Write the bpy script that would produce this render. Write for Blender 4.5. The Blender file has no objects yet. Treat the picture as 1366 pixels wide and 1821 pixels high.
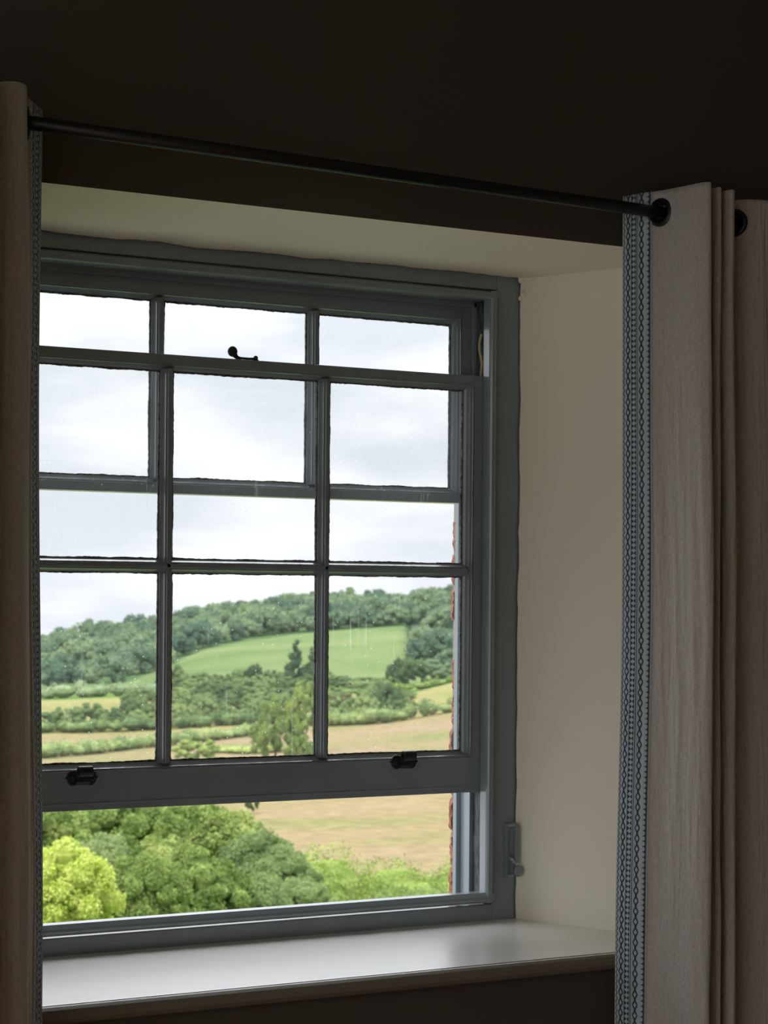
import bpy, bmesh, math, random
import numpy as np
from mathutils import Vector, Matrix, noise

# ------------------------------------------------------------------ camera
FP = 3300.0                      # focal length in pixels of the 1366 x 1821 frame
TH = math.radians(26.9166)       # bearing of the view, measured from +y towards +x
ROLL = 0.008
PV = 1060.0                      # image row of the horizon
EYE = Vector((0.0, 0.0, 1.55))
FWD = Vector((math.sin(TH), math.cos(TH), 0)); RGT = Vector((math.cos(TH), -math.sin(TH), 0)); UP = Vector((0, 0, 1))
cd = bpy.data.cameras.new('camera'); cam = bpy.data.objects.new('camera', cd)
bpy.context.scene.collection.objects.link(cam)
cd.sensor_fit = 'HORIZONTAL'; cd.sensor_width = 24.0; cd.lens = FP / 1366 * 24.0
cd.shift_y = (PV - 910.5) / 1366; cd.clip_start = 0.05; cd.clip_end = 6000
_r = RGT * math.cos(ROLL) + UP * math.sin(ROLL); _u = UP * math.cos(ROLL) - RGT * math.sin(ROLL)
m = Matrix((_r, _u, -FWD)).transposed().to_4x4(); m.translation = EYE
cam.matrix_world = m
cd.dof.use_dof = True; cd.dof.focus_distance = 3.35; cd.dof.aperture_fstop = 11.0
bpy.context.scene.camera = cam

# ------------------------------------------------------------------ sky, sun, exposure
SC = bpy.context.scene
SC.view_settings.view_transform = 'Standard'; SC.view_settings.look = 'None'
SC.view_settings.gamma = 1.0; SC.view_settings.use_curve_mapping = False
SC.view_settings.exposure = 0.2
SC.cycles.max_bounces = 10; SC.cycles.diffuse_bounces = 6; SC.cycles.transparent_max_bounces = 16
SC.cycles.sample_clamp_indirect = 6.0
W = bpy.data.worlds.new('sky'); SC.world = W; W.use_nodes = True
wn, wl = W.node_tree.nodes, W.node_tree.links; wn.clear()
SKY_HORIZON, SKY_ZENITH, SUN_POWER = 1.08, 5.2, 1.7
def wnode(t, **k):
    n = wn.new(t)
    for a, b in k.items(): setattr(n, a, b)
    return n
tc = wnode('ShaderNodeTexCoord'); sep = wnode('ShaderNodeSeparateXYZ'); wl.new(tc.outputs['Generated'], sep.inputs[0])
mp = wnode('ShaderNodeMapping'); mp.inputs['Scale'].default_value = (1, 1, 3.5); wl.new(tc.outputs['Generated'], mp.inputs[0])
nz = wnode('ShaderNodeTexNoise'); nz.inputs['Scale'].default_value = 6.0; nz.inputs['Detail'].default_value = 5; nz.inputs['Roughness'].default_value = .5
wl.new(mp.outputs[0], nz.inputs['Vector'])
cr = wnode('ShaderNodeValToRGB'); cr.color_ramp.elements[0].position = .38; cr.color_ramp.elements[0].color = (.67, .71, .775, 1)
cr.color_ramp.elements[1].position = .60; cr.color_ramp.elements[1].color = (.93, .945, .965, 1)
wl.new(nz.outputs['Fac'], cr.inputs[0])
mr = wnode('ShaderNodeMapRange'); mr.interpolation_type = 'SMOOTHSTEP'
mr.inputs['From Min'].default_value = 0.10; mr.inputs['From Max'].default_value = 0.80
mr.inputs['To Min'].default_value = SKY_HORIZON; mr.inputs['To Max'].default_value = SKY_ZENITH   # overcast sky, brighter overhead
wl.new(sep.outputs[2], mr.inputs[0])
bg = wnode('ShaderNodeBackground'); wo = wnode('ShaderNodeOutputWorld')
wl.new(cr.outputs[0], bg.inputs[0]); wl.new(mr.outputs[0], bg.inputs[1]); wl.new(bg.outputs[0], wo.inputs[0])
sd = bpy.data.lights.new('sun', 'SUN'); sun = bpy.data.objects.new('sun', sd); SC.collection.objects.link(sun)
sd.energy = SUN_POWER; sd.angle = math.radians(3); sd.color = (1.0, .95, .84)
sun.rotation_euler = Vector((0.62, 0.45, -0.85)).to_track_quat('-Z', 'Y').to_euler()

# ------------------------------------------------------------------ helpers
Z0 = EYE.z
def ray(u, v):
    x = (u - 683) / FP; y = -(v - PV) / FP
    a = x * math.cos(ROLL) - y * math.sin(ROLL); b = x * math.sin(ROLL) + y * math.cos(ROLL)
    return FWD + RGT * a + UP * b
def srgb(r, g, b):
    f = lambda c: (c / 255) / 12.92 if c / 255 <= .04045 else ((c / 255 + .055) / 1.055) ** 2.4
    return (f(r), f(g), f(b), 1)
def tag(o, label=None, cat=None, group=None, kind=None):
    if label: o['label'] = label
    if cat: o['category'] = cat
    if group: o['group'] = group
    if kind: o['kind'] = kind
    return o
def empty(name, loc=(0, 0, 0), parent=None):
    o = bpy.data.objects.new(name, None); SC.collection.objects.link(o); o.location = loc; o.empty_display_size = .1
    if parent: o.parent = parent
    return o
def link(name, me, mat=None, parent=None, smooth=False, bevel=0, seg=2):
    o = bpy.data.objects.new(name, me); SC.collection.objects.link(o)
    if mat:
        me.materials.clear(); me.materials.append(mat)
    if parent: o.parent = parent
    if smooth: me.polygons.foreach_set('use_smooth', [True] * len(me.polygons))
    if bevel:
        b = o.modifiers.new('bevel', 'BEVEL'); b.width = bevel; b.segments = seg; b.limit_method = 'ANGLE'; b.angle_limit = math.radians(40)
    return o
class MB:
    def __init__(s): s.v = []; s.f = []
    def box(s, x0, x1, y0, y1, z0, z1):
        n = len(s.v)
        s.v += [(x, y, z) for x in (x0, x1) for y in (y0, y1) for z in (z0, z1)]
        s.f += [tuple(n + i for i in q) for q in ((0, 1, 3, 2), (4, 6, 7, 5), (0, 4, 5, 1), (2, 3, 7, 6), (0, 2, 6, 4), (1, 5, 7, 3))]
        return s
    def prism(s, poly, axis, a, b, cut=1):
        """closed 2-D polygon swept along an axis; poly is (x,y) for z, (z,y) for x"""
        n = len(s.v); k = len(poly)
        for i in range(cut + 1):
            t = a + (b - a) * i / cut
            for p, q in poly: s.v.append((p, q, t) if axis == 'z' else (t, q, p))
        for i in range(cut):
            for j in range(k):
                j2 = (j + 1) % k; o = n + i * k
                s.f.append((o + j, o + j2, o + k + j2, o + k + j))
        s.f.append(tuple(n + j for j in range(k))); s.f.append(tuple(n + cut * k + j for j in reversed(range(k))))
        return s
    def loft(s, rings, closed=True, caps=True):
        n = len(s.v); k = len(rings[0])
        for r in rings: s.v += [tuple(p) for p in r]
        for i in range(len(rings) - 1):
            for j in range(k if closed else k - 1):
                j2 = (j + 1) % k; o = n + i * k
                s.f.append((o + j, o + j2, o + k + j2, o + k + j))
        if caps and closed:
            s.f.append(tuple(n + j for j in reversed(range(k)))); s.f.append(tuple(n + (len(rings) - 1) * k + j for j in range(k)))
        return s
    def tube(s, pts, r, n=10):
        pts = [Vector(p) for p in pts]; rr = r if hasattr(r, '__len__') else [r] * len(pts); rings = []
        for i, p in enumerate(pts):
            t = (pts[min(i + 1, len(pts) - 1)] - pts[max(i - 1, 0)]).normalized()
            a = t.cross(Vector((0, 0, 1)) if abs(t.z) < .9 else Vector((0, 1, 0))).normalized(); b = t.cross(a)
            rings.append([p + (a * math.cos(2 * math.pi * j / n) + b * math.sin(2 * math.pi * j / n)) * rr[i] for j in range(n)])
        return s.loft(rings)
    def ball(s, c, r, sx=1, sy=1, sz=1, n=14):
        rings = []
        for i in range(1, n // 2 + 1):
            a = math.pi * i / (n // 2 + 1)
            rings.append([(c[0] + sx * r * math.sin(a) * math.cos(t), c[1] + sy * r * math.sin(a) * math.sin(t), c[2] - sz * r * math.cos(a)) for t in (2 * math.pi * j / n for j in range(n))])
        return s.loft(rings)
    def mesh(s, name):
        me = bpy.data.meshes.new(name); me.from_pydata(s.v, [], s.f); me.validate()
        bm = bmesh.new(); bm.from_mesh(me); bmesh.ops.recalc_face_normals(bm, faces=bm.faces); bm.to_mesh(me); bm.free()
        return me
    def build(s, name, mat, parent=None, **k): return link(name, s.mesh(name), mat, parent, **k)

def material(name, col, rough=.6, spec=.5, noise_amt=0.0, nscale=8, col2=None, bump=0.0, bscale=40, metal=0.0, detail=4, stretch=(1, 1, 1), coat=0):
    M = bpy.data.materials.new(name); M.use_nodes = True; n, l = M.node_tree.nodes, M.node_tree.links
    p = n['Principled BSDF']; p.inputs['Base Color'].default_value = col; p.inputs['Roughness'].default_value = rough
    p.inputs['Specular IOR Level'].default_value = spec; p.inputs['Metallic'].default_value = metal; p.inputs['Coat Weight'].default_value = coat; p.inputs['Coat Roughness'].default_value = .12
    t = n.new('ShaderNodeTexCoord'); mpn = n.new('ShaderNodeMapping'); mpn.inputs['Scale'].default_value = stretch; l.new(t.outputs['Object'], mpn.inputs[0])
    if noise_amt:
        a = n.new('ShaderNodeTexNoise'); a.inputs['Scale'].default_value = nscale; a.inputs['Detail'].default_value = detail; l.new(mpn.outputs[0], a.inputs['Vector'])
        r = n.new('ShaderNodeValToRGB'); r.color_ramp.elements[0].position = .5 - noise_amt; r.color_ramp.elements[1].position = .5 + noise_amt
        r.color_ramp.elements[0].color = col; r.color_ramp.elements[1].color = col2 or tuple(min(1, c * 1.15) for c in col[:3]) + (1,)
        l.new(a.outputs['Fac'], r.inputs[0]); l.new(r.outputs[0], p.inputs['Base Color'])
    if bump:
        a = n.new('ShaderNodeTexNoise'); a.inputs['Scale'].default_value = bscale; a.inputs['Detail'].default_value = 3; l.new(mpn.outputs[0], a.inputs['Vector'])
        b = n.new('ShaderNodeBump'); b.inputs['Strength'].default_value = bump; b.inputs['Distance'].default_value = .002
        l.new(a.outputs['Fac'], b.inputs['Height']); l.new(b.outputs[0], p.inputs['Normal'])
    return M

PLASTER = material('cream_plaster', srgb(247, 240, 218), .7, .3, .25, 2.2, srgb(249, 244, 226), .5, 14)
ROOMSHADE = material('room_wall_shade', srgb(77, 71, 61), .9, .1, .2, 3, srgb(83, 76, 65), .3, 60)  # front wall colour darkened to carry the room-side shadow
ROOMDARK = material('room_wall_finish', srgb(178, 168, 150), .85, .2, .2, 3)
FLOORMAT = material('brown_boards', srgb(150, 118, 86), .6, .3, .3, 5, srgb(128, 98, 70), stretch=(1, 8, 1))
PAINT = material('blue_grey_gloss_paint', srgb(124, 134, 139), .3, .5, .2, 9, srgb(132, 143, 148), .25, 55, coat=1)
WORN = material('worn_dark_channel', srgb(50, 52, 56), .55, .4, .12, 90, srgb(92, 97, 104), .9, 300, stretch=(1, 1, .35))
SILLMAT = material('cream_gloss_sill_paint', srgb(236, 234, 229), .25, .5, .3, 3, srgb(240, 238, 234), .12, 18, stretch=(1, 3, 1), coat=.8)
SILLMAT.node_tree.nodes['Principled BSDF'].inputs['Coat Roughness'].default_value = .3
IRON = material('black_iron', srgb(20, 19, 20), .42, .5, .2, 60, srgb(34, 32, 32), .5, 200)
RODMAT = material('black_rod_metal', srgb(12, 11, 11), .34, .5)
PUTTY = material('dark_old_putty', srgb(58, 60, 60), .8, .2, .12, 120, srgb(120, 118, 105), .8, 200)
BRICK = material('red_brick', srgb(142, 88, 72), .9, .2, .2, 45, srgb(180, 128, 104), 1.0, 120)
MORTAR = material('lime_mortar', srgb(176, 164, 148), .95, .1, .2, 60, srgb(150, 138, 124), 1.0, 160)
CORD = material('old_sash_cord', srgb(196, 180, 138), .9, .1, .2, 300)
STONE = material('stone_sill', srgb(150, 146, 138), .9, .2, .25, 25, srgb(176, 172, 162), .8, 90)

def glass_material():
    M = bpy.data.materials.new('old_window_glass'); M.use_nodes = True; n, l = M.node_tree.nodes, M.node_tree.links; n.clear()
    out = n.new('ShaderNodeOutputMaterial'); tr = n.new('ShaderNodeBsdfTransparent'); tr.inputs[0].default_value = (.985, .99, .988, 1)
    gl = n.new('ShaderNodeBsdfGlossy'); gl.inputs['Roughness'].default_value = .02
    fr = n.new('ShaderNodeFresnel'); fr.inputs['IOR'].default_value = 1.25
    m1 = n.new('ShaderNodeMixShader'); l.new(fr.outputs[0], m1.inputs[0]); l.new(tr.outputs[0], m1.inputs[1]); l.new(gl.outputs[0], m1.inputs[2])
    # grime: fine rain streaks and specks that scatter light
    t = n.new('ShaderNodeTexCoord'); mpn = n.new('ShaderNodeMapping'); mpn.inputs['Scale'].default_value = (230, 1, 5); l.new(t.outputs['Object'], mpn.inputs[0])
    a = n.new('ShaderNodeTexNoise'); a.inputs['Scale'].default_value = 1.0; a.inputs['Detail'].default_value = 2; l.new(mpn.outputs[0], a.inputs['Vector'])
    b = n.new('ShaderNodeTexNoise'); b.inputs['Scale'].default_value = 7.0; b.inputs['Detail'].default_value = 1; l.new(t.outputs['Object'], b.inputs['Vector'])
    ra = n.new('ShaderNodeMapRange'); ra.inputs[1].default_value = .64; ra.inputs[2].default_value = .80; ra.inputs[3].default_value = 0; ra.inputs[4].default_value = .14; l.new(a.outputs['Fac'], ra.inputs[0])
    rb = n.new('ShaderNodeMapRange'); rb.inputs[1].default_value = .5; rb.inputs[2].default_value = .62; l.new(b.outputs['Fac'], rb.inputs[0])
    mu = n.new('ShaderNodeMath'); mu.operation = 'MULTIPLY'; l.new(ra.outputs[0], mu.inputs[0]); l.new(rb.outputs[0], mu.inputs[1])
    vo = n.new('ShaderNodeTexVoronoi'); vo.inputs['Scale'].default_value = 55; l.new(t.outputs['Object'], vo.inputs['Vector'])
    rv = n.new('ShaderNodeMapRange'); rv.inputs[1].default_value = .04; rv.inputs[2].default_value = .10; rv.inputs[3].default_value = .35; rv.inputs[4].default_value = 0; l.new(vo.outputs['Distance'], rv.inputs[0])
    ad = n.new('ShaderNodeMath'); ad.operation = 'ADD'; ad.use_clamp = True; l.new(mu.outputs[0], ad.inputs[0]); l.new(rv.outputs[0], ad.inputs[1])
    a2 = n.new('ShaderNodeMath'); a2.operation = 'ADD'; a2.use_clamp = True; a2.inputs[1].default_value = .015; l.new(ad.outputs[0], a2.inputs[0])
    df = n.new('ShaderNodeBsdfTranslucent'); df.inputs[0].default_value = (.9, .93, .95, 1)
    m2 = n.new('ShaderNodeMixShader'); l.new(a2.outputs[0], m2.inputs[0]); l.new(m1.outputs[0], m2.inputs[1]); l.new(df.outputs[0], m2.inputs[2])
    l.new(m2.outputs[0], out.inputs[0]); return M
GLASS = glass_material()

# ------------------------------------------------------------------ room shell
XC = 1.426                          # centre line of the window
ZT, ZB = Z0 + .675, Z0 - .680       # soffit and sill board heights
YW, YF = 2.975, 3.38                # room face of the wall, face of the window frame
XR, XL = 2.031, 2 * XC - 2.031      # plaster edge against the frame
SP = .21                            # how far the reveals splay towards the room
RX0, RX1, RY0, RY1, RZ = -1.2, 3.9, -1.3, YW, 2.85

def rough(z, k, amp=.0022): return amp * (noise.noise(Vector((k, z * 14, .3))) + .6 * noise.noise(Vector((k + 5, z * 45, 2.1))))
def wall_with_opening():
    b = MB(); v = b.v
    def quad(a, c, d, e): n = len(v); v.extend([a, c, d, e]); b.f.append((n, n + 1, n + 2, n + 3))
    xl, xr = XL - SP, XR + SP
    for (x0, x1, z0, z1) in ((RX0, xl, 0, RZ), (xr, RX1, 0, RZ), (xl, xr, ZT, RZ), (xl, xr, 0, ZB)):
        quad((x0, YW, z0), (x1, YW, z0), (x1, YW, z1), (x0, YW, z1))
    # masonry behind, wrapped round the box frame
    for (x0, x1, z0, z1) in ((RX0, XL - .03, 0, RZ), (XR + .03, RX1, 0, RZ), (XL - .03, XR + .03, ZT + .03, RZ), (XL - .03, XR + .03, 0, ZB - .03)):
        b.box(x0, x1, 3.40, 3.514, z0, z1)
    return b
wf = wall_with_opening().build('wall_front', ROOMSHADE); tag(wf, kind='structure')
def reveal(side):
    n, mrow = 60, 24; b = MB(); rows = []
    for i in range(mrow + 1):
        t = i / mrow; row = []
        for j in range(n + 1):
            z = ZB - .02 + (ZT + .02 - ZB + .02) * j / n
            wob = rough(z, side * 3.7, .003) * (1 - t) ** 6 + .004 * noise.noise(Vector((t * 3, z * 2.4, side * 9)))
            x = (XR if side > 0 else XL) + side * (SP * t + wob + .0015)
            row.append((x, YF - .004 - (YF - .004 - YW) * t, z))
        rows.append(row)
    return b.loft(rows, closed=False)
for s in (-1, 1): reveal(s).build('reveal', PLASTER, wf, smooth=True)
sof = MB(); rows = []
for i in range(17):
    t = i / 16; row = []
    for j in range(61):
        x = XL - SP * t - .01 + (XR - XL + 2 * SP * t + .02) * j / 60
        z = ZT + rough(x, 1.3, .0035) * (1 - t) ** 5 + .003 * noise.noise(Vector((x * 2.5, t * 2, 4)))
        if t == 1: z = ZT
        row.append((x, YF - .004 - (YF - .004 - YW) * t, z))
    rows.append(row)
sof.loft(rows, closed=False); sof.build('lintel_soffit', PLASTER, wf, smooth=True)
# blob of filler in the top corner where the plaster has been patched
pl = MB(); rnd = random.Random(5)
for (x, y, z, r) in ((2.032, 3.372, .672, .008), (2.038, 3.366, .664, .0075), (2.042, 3.362, .656, .007), (2.040, 3.362, .648, .0065), (2.034, 3.368, .640, .007), (2.030, 3.372, .632, .005), (2.046, 3.352, .666, .006)):
    pl.ball((x, y, Z0 + z), r, 1.0, .7, 1.1, 10)
for (x, z, r) in ((2.036, -.60, .004), (2.035, -.63, .005), (2.037, -.655, .0045)): pl.ball((x, 3.372, Z0 + z), r, .9, .6, 2.4, 10)
pl.build('plaster_filler', PLASTER, wf, smooth=True)

for nm, a, mt in (('wall_back', (RX0 - .1, RX1 + .1, RY0 - .1, RY0, 0, RZ), ROOMDARK), ('wall_right', (RX1, RX1 + .1, RY0, 3.514, 0, RZ), ROOMDARK),
                  ('floor', (RX0 - .1, RX1 + .1, RY0 - .1, 3.514, -.1, 0), FLOORMAT),
                  ('ceiling', (RX0 - .1, RX1 + .1, RY0 - .1, 3.514, RZ, RZ + .1), ROOMDARK)):
    tag(MB().box(*a).build(nm, mt), kind='structure')

# unseen window opening added in the left wall to fill the room with light
bw = MB(); q0, q1 = RX0 - .1, RX0; ya, yb = -1.15, 1.9
for (y0, y1, z0, z1) in ((RY0, ya, 0, RZ), (yb, 3.514, 0, RZ), (ya, yb, 0, .2), (ya, yb, 2.7, RZ)): bw.box(q0, q1, y0, y1, z0, z1)
tag(bw.build('wall_left', ROOMDARK), kind='structure')
w2 = MB()
for i in range(4): y = ya + i * .997; w2.box(RX0 - .08, RX0 - .03, y, y + .06, .2, 2.7)
for z in (.2, 1.42, 2.64): w2.box(RX0 - .075, RX0 - .035, ya, yb, z, z + .06)
tag(w2.build('fill_window', ROOMDARK), kind='structure')

# outer brick skin with the worn bricks of the right jamb one by one
wo_ = MB()
for (x0, x1, z0, z1) in ((RX0, .82, -3, RZ + .6), (2.12, RX1, -3, RZ + .6), (.82, 2.12, Z0 + .72, RZ + .6), (.82, 2.12, -3, Z0 - .74)):
    wo_.box(x0, x1, 3.518, 3.615, z0, z1)
wo_.box(1.978, 2.12, 3.518, 3.56, Z0 - .74, Z0 + .72)
wx = wo_.build('wall_outside', MORTAR); tag(wx, kind='structure')
rb = random.Random(3)
nb = 0
for i in range(19):
    z = Z0 - .735 + i * .076
    x0 = 1.9565 + rb.uniform(-.003, .004) + (.010 if i > 7 and rb.random() < .3 else 0)
    rings = []
    for t in np.linspace(0, 1, 11):
        j = lambda a: rb.uniform(-a, a)
        e = .004 if t in (0, 1) else 0
        zz = z + .066 * t
        rings.append([(x0 + e + j(.0030), 3.520, zz), (x0 + .001 + e + j(.002), 3.532, zz), (x0 + .015 + j(.002), 3.552, zz), (x0 + .052, 3.60 + j(.002), zz), (x0 + .075, 3.622, zz), (2.19, 3.622, zz), (2.19, 3.520, zz)])
    MB().loft(rings).build('brick', BRICK, wx)

# ------------------------------------------------------------------ the window
win = empty('window_1', (XC, YF, ZB)); tag(win, kind='structure')
def P(b, name, mat=PAINT, parent=None, **k):
    o = b.build(name, mat, **k); par = parent or win
    o.parent = par
    if par is win: o.matrix_parent_inverse = Matrix.Translation(Vector((-XC, -YF, -ZB)))
    return o
MX = lambda x: 2 * XC - x
def wavy_board(x0, x1, z0, z1, y0, y1, k): return MB().box(x0, x1, y0, y1, z0, z1)
# flat face boards, slightly different thickness so that the joints show
for s in (0, 1):
    x0, x1 = 1.9765, 2.045
    if s: x0, x1 = MX(x1), MX(x0)
    P(MB().box(x0, x1, YF, 3.395, ZB - .01, ZT + .012), 'face_board', bevel=.002)
P(MB().box(MX(1.9765), 1.9765, YF + .0005, 3.395, Z0 + .646, ZT + .012), 'face_board', bevel=.002)
P(MB().box(MX(1.9765), 1.9765, YF - .001, 3.395, ZB - .004, Z0 - .6465), 'face_board', bevel=.002)
# staff beads: rounded section standing proud of the boards
def bead(axis, at, inward, a, b, w=.0195, cut=1):
    # profile in (p, y): p grows towards the opening
    pr = [(0, 3.396), (0, 3.3775), (.002, 3.3705), (.0055, 3.3665), (.010, 3.3650), (.0145, 3.3658), (.0180, 3.3685), (w, 3.3725), (w, 3.396)]
    return MB().prism([(at + inward * p, q) for p, q in pr], axis, a, b)
for s in (1, -1):
    x = 1.9745 if s > 0 else MX(1.9745)
    P(bead('z', x, -s, Z0 - .6415, Z0 + .6415), 'staff_bead', bevel=.0008)
P(bead('x', Z0 + .643, -1, MX(1.9745), 1.9745), 'staff_bead', bevel=.0008)
P(bead('x', Z0 - .643, 1, MX(1.9745), 1.9745, w=.023), 'staff_bead', bevel=.0008)
# box jambs: channels for the two sashes, parting bead and outer lining
for s in (1, -1):
    g = (lambda x: x) if s > 0 else MX
    def bx(x0, x1, *r): a, b = sorted((g(x0), g(x1))); return MB().box(a, b, *r)
    P(bx(1.9655, 2.055, 3.395, 3.444, Z0 - .70, Z0 + .70), 'sash_channel', WORN)
    P(bx(1.9655, 2.055, 3.4515, 3.499, Z0 - .70, Z0 + .70), 'sash_channel', PAINT)
    P(bx(1.957, 2.055, 3.4435, 3.452, Z0 - .70, Z0 + .70), 'parting_bead', bevel=.0015)
    P(bx(1.9555, 2.055, 3.4985, 3.5155, Z0 - .70, Z0 + .70), 'outer_lining', bevel=.002)
P(MB().box(MX(1.9655), 1.9655, 3.395, 3.5155, Z0 + .628, Z0 + .70), 'head_lining', bevel=.001)
P(MB().box(MX(1.9655), 1.9655, 3.4435, 3.452, Z0 + .617, Z0 + .6285), 'parting_bead', bevel=.001)
sl = MB().prism([(Z0 - .72, 3.394), (Z0 - .648, 3.394), (Z0 - .6485, 3.452), (Z0 - .668, 3.60), (Z0 - .695, 3.66), (Z0 - .735, 3.66), (Z0 - .735, 3.394)], 'x', .83, 2.02)
P(sl, 'outer_sill', STONE, bevel=.003)

# mouldings: p = distance from the flat face edge towards the glass, y measured from the face
MOULD = [(0, 0), (.0008, .0045), (.0040, .0050), (.0052, .0095), (.0085, .0150), (.0120, .0180), (.0128, .0215), (.0140, .0218), (.0140, .0225)]
def mould_edge(axis, at, inward, a, b, yf):
    pr = [(at + inward * p, yf + q) for p, q in MOULD] + [(at - inward * .002, yf + .0225), (at - inward * .002, yf)]
    return pr
def bar_profile(c, yf):
    half = [(.0030, .0)] + [(.0038, .0008), (.0044, .0050), (.0068, .0054), (.0078, .0095), (.0102, .0150), (.0125, .0178), (.0132, .0212), (.0140, .0216), (.0140, .0225), (.0060, .0226), (.0050, .0370)]
    return [(c + p, yf + q) for p, q in half] + [(c - p, yf + q) for p, q in reversed(half)]
def ragged_strip(axis, at, inward, a, b, y, w=.0035, k=0):
    """uneven bead of putty or paint lying on the glass along one edge"""
    n = max(8, int(abs(b - a) / .004)); rings = []
    for i in range(n + 1):
        t = a + (b - a) * i / n
        q = w * (.75 + .8 * noise.noise(Vector((t * 23, k, .5))) + .6 * noise.noise(Vector((t * 240, k, 7.5))))
        q = max(.0006, q)
        pts = [(-.001, y - .0008), (q, y - .0008), (q, y + .005), (-.001, y + .007)]
        rings.append([((at + inward * p, yy, t) if axis == 'z' else (t, yy, at + inward * p)) for p, yy in pts])
    return rings

def sash(name, yf, x0, x1, z_top, z_glass_top, bars_z, z_glass_bot, z_bot, xs, lip):
    """x0,x1 outer edges; xs glazing bar centres; returns timber object with bars, panes and putty as children"""
    D = .042; gx0, gx1 = xs[0] - .338 + .0145, xs[1] + .338 - .0145; fx0, fx1 = gx0 - .014, gx1 + .014
    b = MB()
    b.box(x0, fx0, yf, yf + D, z_bot + (.013 if lip else 0), z_top); b.box(fx1, x1, yf, yf + D, z_bot + (.013 if lip else 0), z_top)
    b.box(fx0, fx1, yf + .0002, yf + D, z_glass_top + .014, z_top - .0002)
    b.box(fx0, fx1, yf + .0002, yf + D, z_bot + (.013 if lip else .0002), z_glass_bot - .014)
    b.prism(mould_edge('z', fx0, 1, 0, 0, yf), 'z', z_glass_bot - .013, z_glass_top + .013)
    b.prism(mould_edge('z', fx1, -1, 0, 0, yf), 'z', z_glass_bot - .013, z_glass_top + .013)
    b.prism(mould_edge('x', z_glass_top + .014, -1, 0, 0, yf), 'x', fx0 + .001, fx1 - .001)
    b.prism(mould_edge('x', z_glass_bot - .014, 1, 0, 0, yf), 'x', fx0 + .001, fx1 - .001)
    if lip:
        b.box(x0 + .0005, x1 - .0005, yf + .0045, yf + D, z_bot, z_bot + .0135)
        b.box(x0, x1, yf - .0012, yf + D - .001, z_bot + .0115, z_bot + .0145)
    fr = P(b, name, bevel=.0009)
    for x in xs: P(MB().prism(bar_profile(x, yf), 'z', z_glass_bot - .004, z_glass_top + .004), 'glazing_bar', parent=fr)
    for z in bars_z: P(MB().prism(bar_profile(z, yf), 'x', gx0 - .004, gx1 + .004), 'glazing_bar', parent=fr)
    xe = [gx0] + sum([[x - .0142, x + .0142] for x in xs], []) + [gx1]
    ze = [z_glass_bot] + sum([[z - .0142, z + .0142] for z in bars_z], []) + [z_glass_top]
    pt = MB(); k = 0
    for i in range(0, len(xe), 2):
        for j in range(0, len(ze), 2):
            k += 1
            P(MB().box(xe[i] - .003, xe[i + 1] + .003, yf + .0228, yf + .0250, ze[j] - .003, ze[j + 1] + .003), 'glass_pane', GLASS, parent=fr)
            for ax, at, inw, a, c in (('z', xe[i], 1, ze[j], ze[j + 1]), ('z', xe[i + 1], -1, ze[j], ze[j + 1]), ('x', ze[j], 1, xe[i], xe[i + 1]), ('x', ze[j + 1], -1, xe[i], xe[i + 1])):
                pt.loft(ragged_strip(ax, at, inw, a, c, yf + .0222, .0016 if ax == 'z' else .0020, k * 3.1 + at * 9))
            # rounded paint in the corners
            for cx, sx in ((xe[i], 1), (xe[i + 1], -1)):
                for cz, sz in ((ze[j], 1), (ze[j + 1], -1)):
                    q = .006; pts = [(cx, cz), (cx + sx * q, cz), (cx + sx * q * .35, cz + sz * q * .35), (cx, cz + sz * q)]
                    pt.prism([(p[0], p[1]) for p in pts], 'z', 0, 1) if False else None
                    n = len(pt.v)
                    pt.v += [(p[0], yf + .021, p[1]) for p in pts] + [(p[0], yf + .0228, p[1]) for p in pts]
                    pt.f += [(n, n + 1, n + 2, n + 3), (n + 1, n + 5, n + 6, n + 2), (n + 2, n + 6, n + 7, n + 3)]
    P(pt, 'putty', PUTTY, parent=fr)
    return fr
XS = (1.257, 1.595)
lower = sash('lower_sash', 3.398, MX(1.9605), 1.9605, Z0 + .4655, Z0 + .4345, (Z0 + .0555,), Z0 - .3240, Z0 - .412, XS, True)
upper = sash('upper_sash', 3.454, MX(1.9605), 1.9605, Z0 + .6260, Z0 + .5800, (), Z0 + .2310, Z0 + .1990, XS, False)

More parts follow.
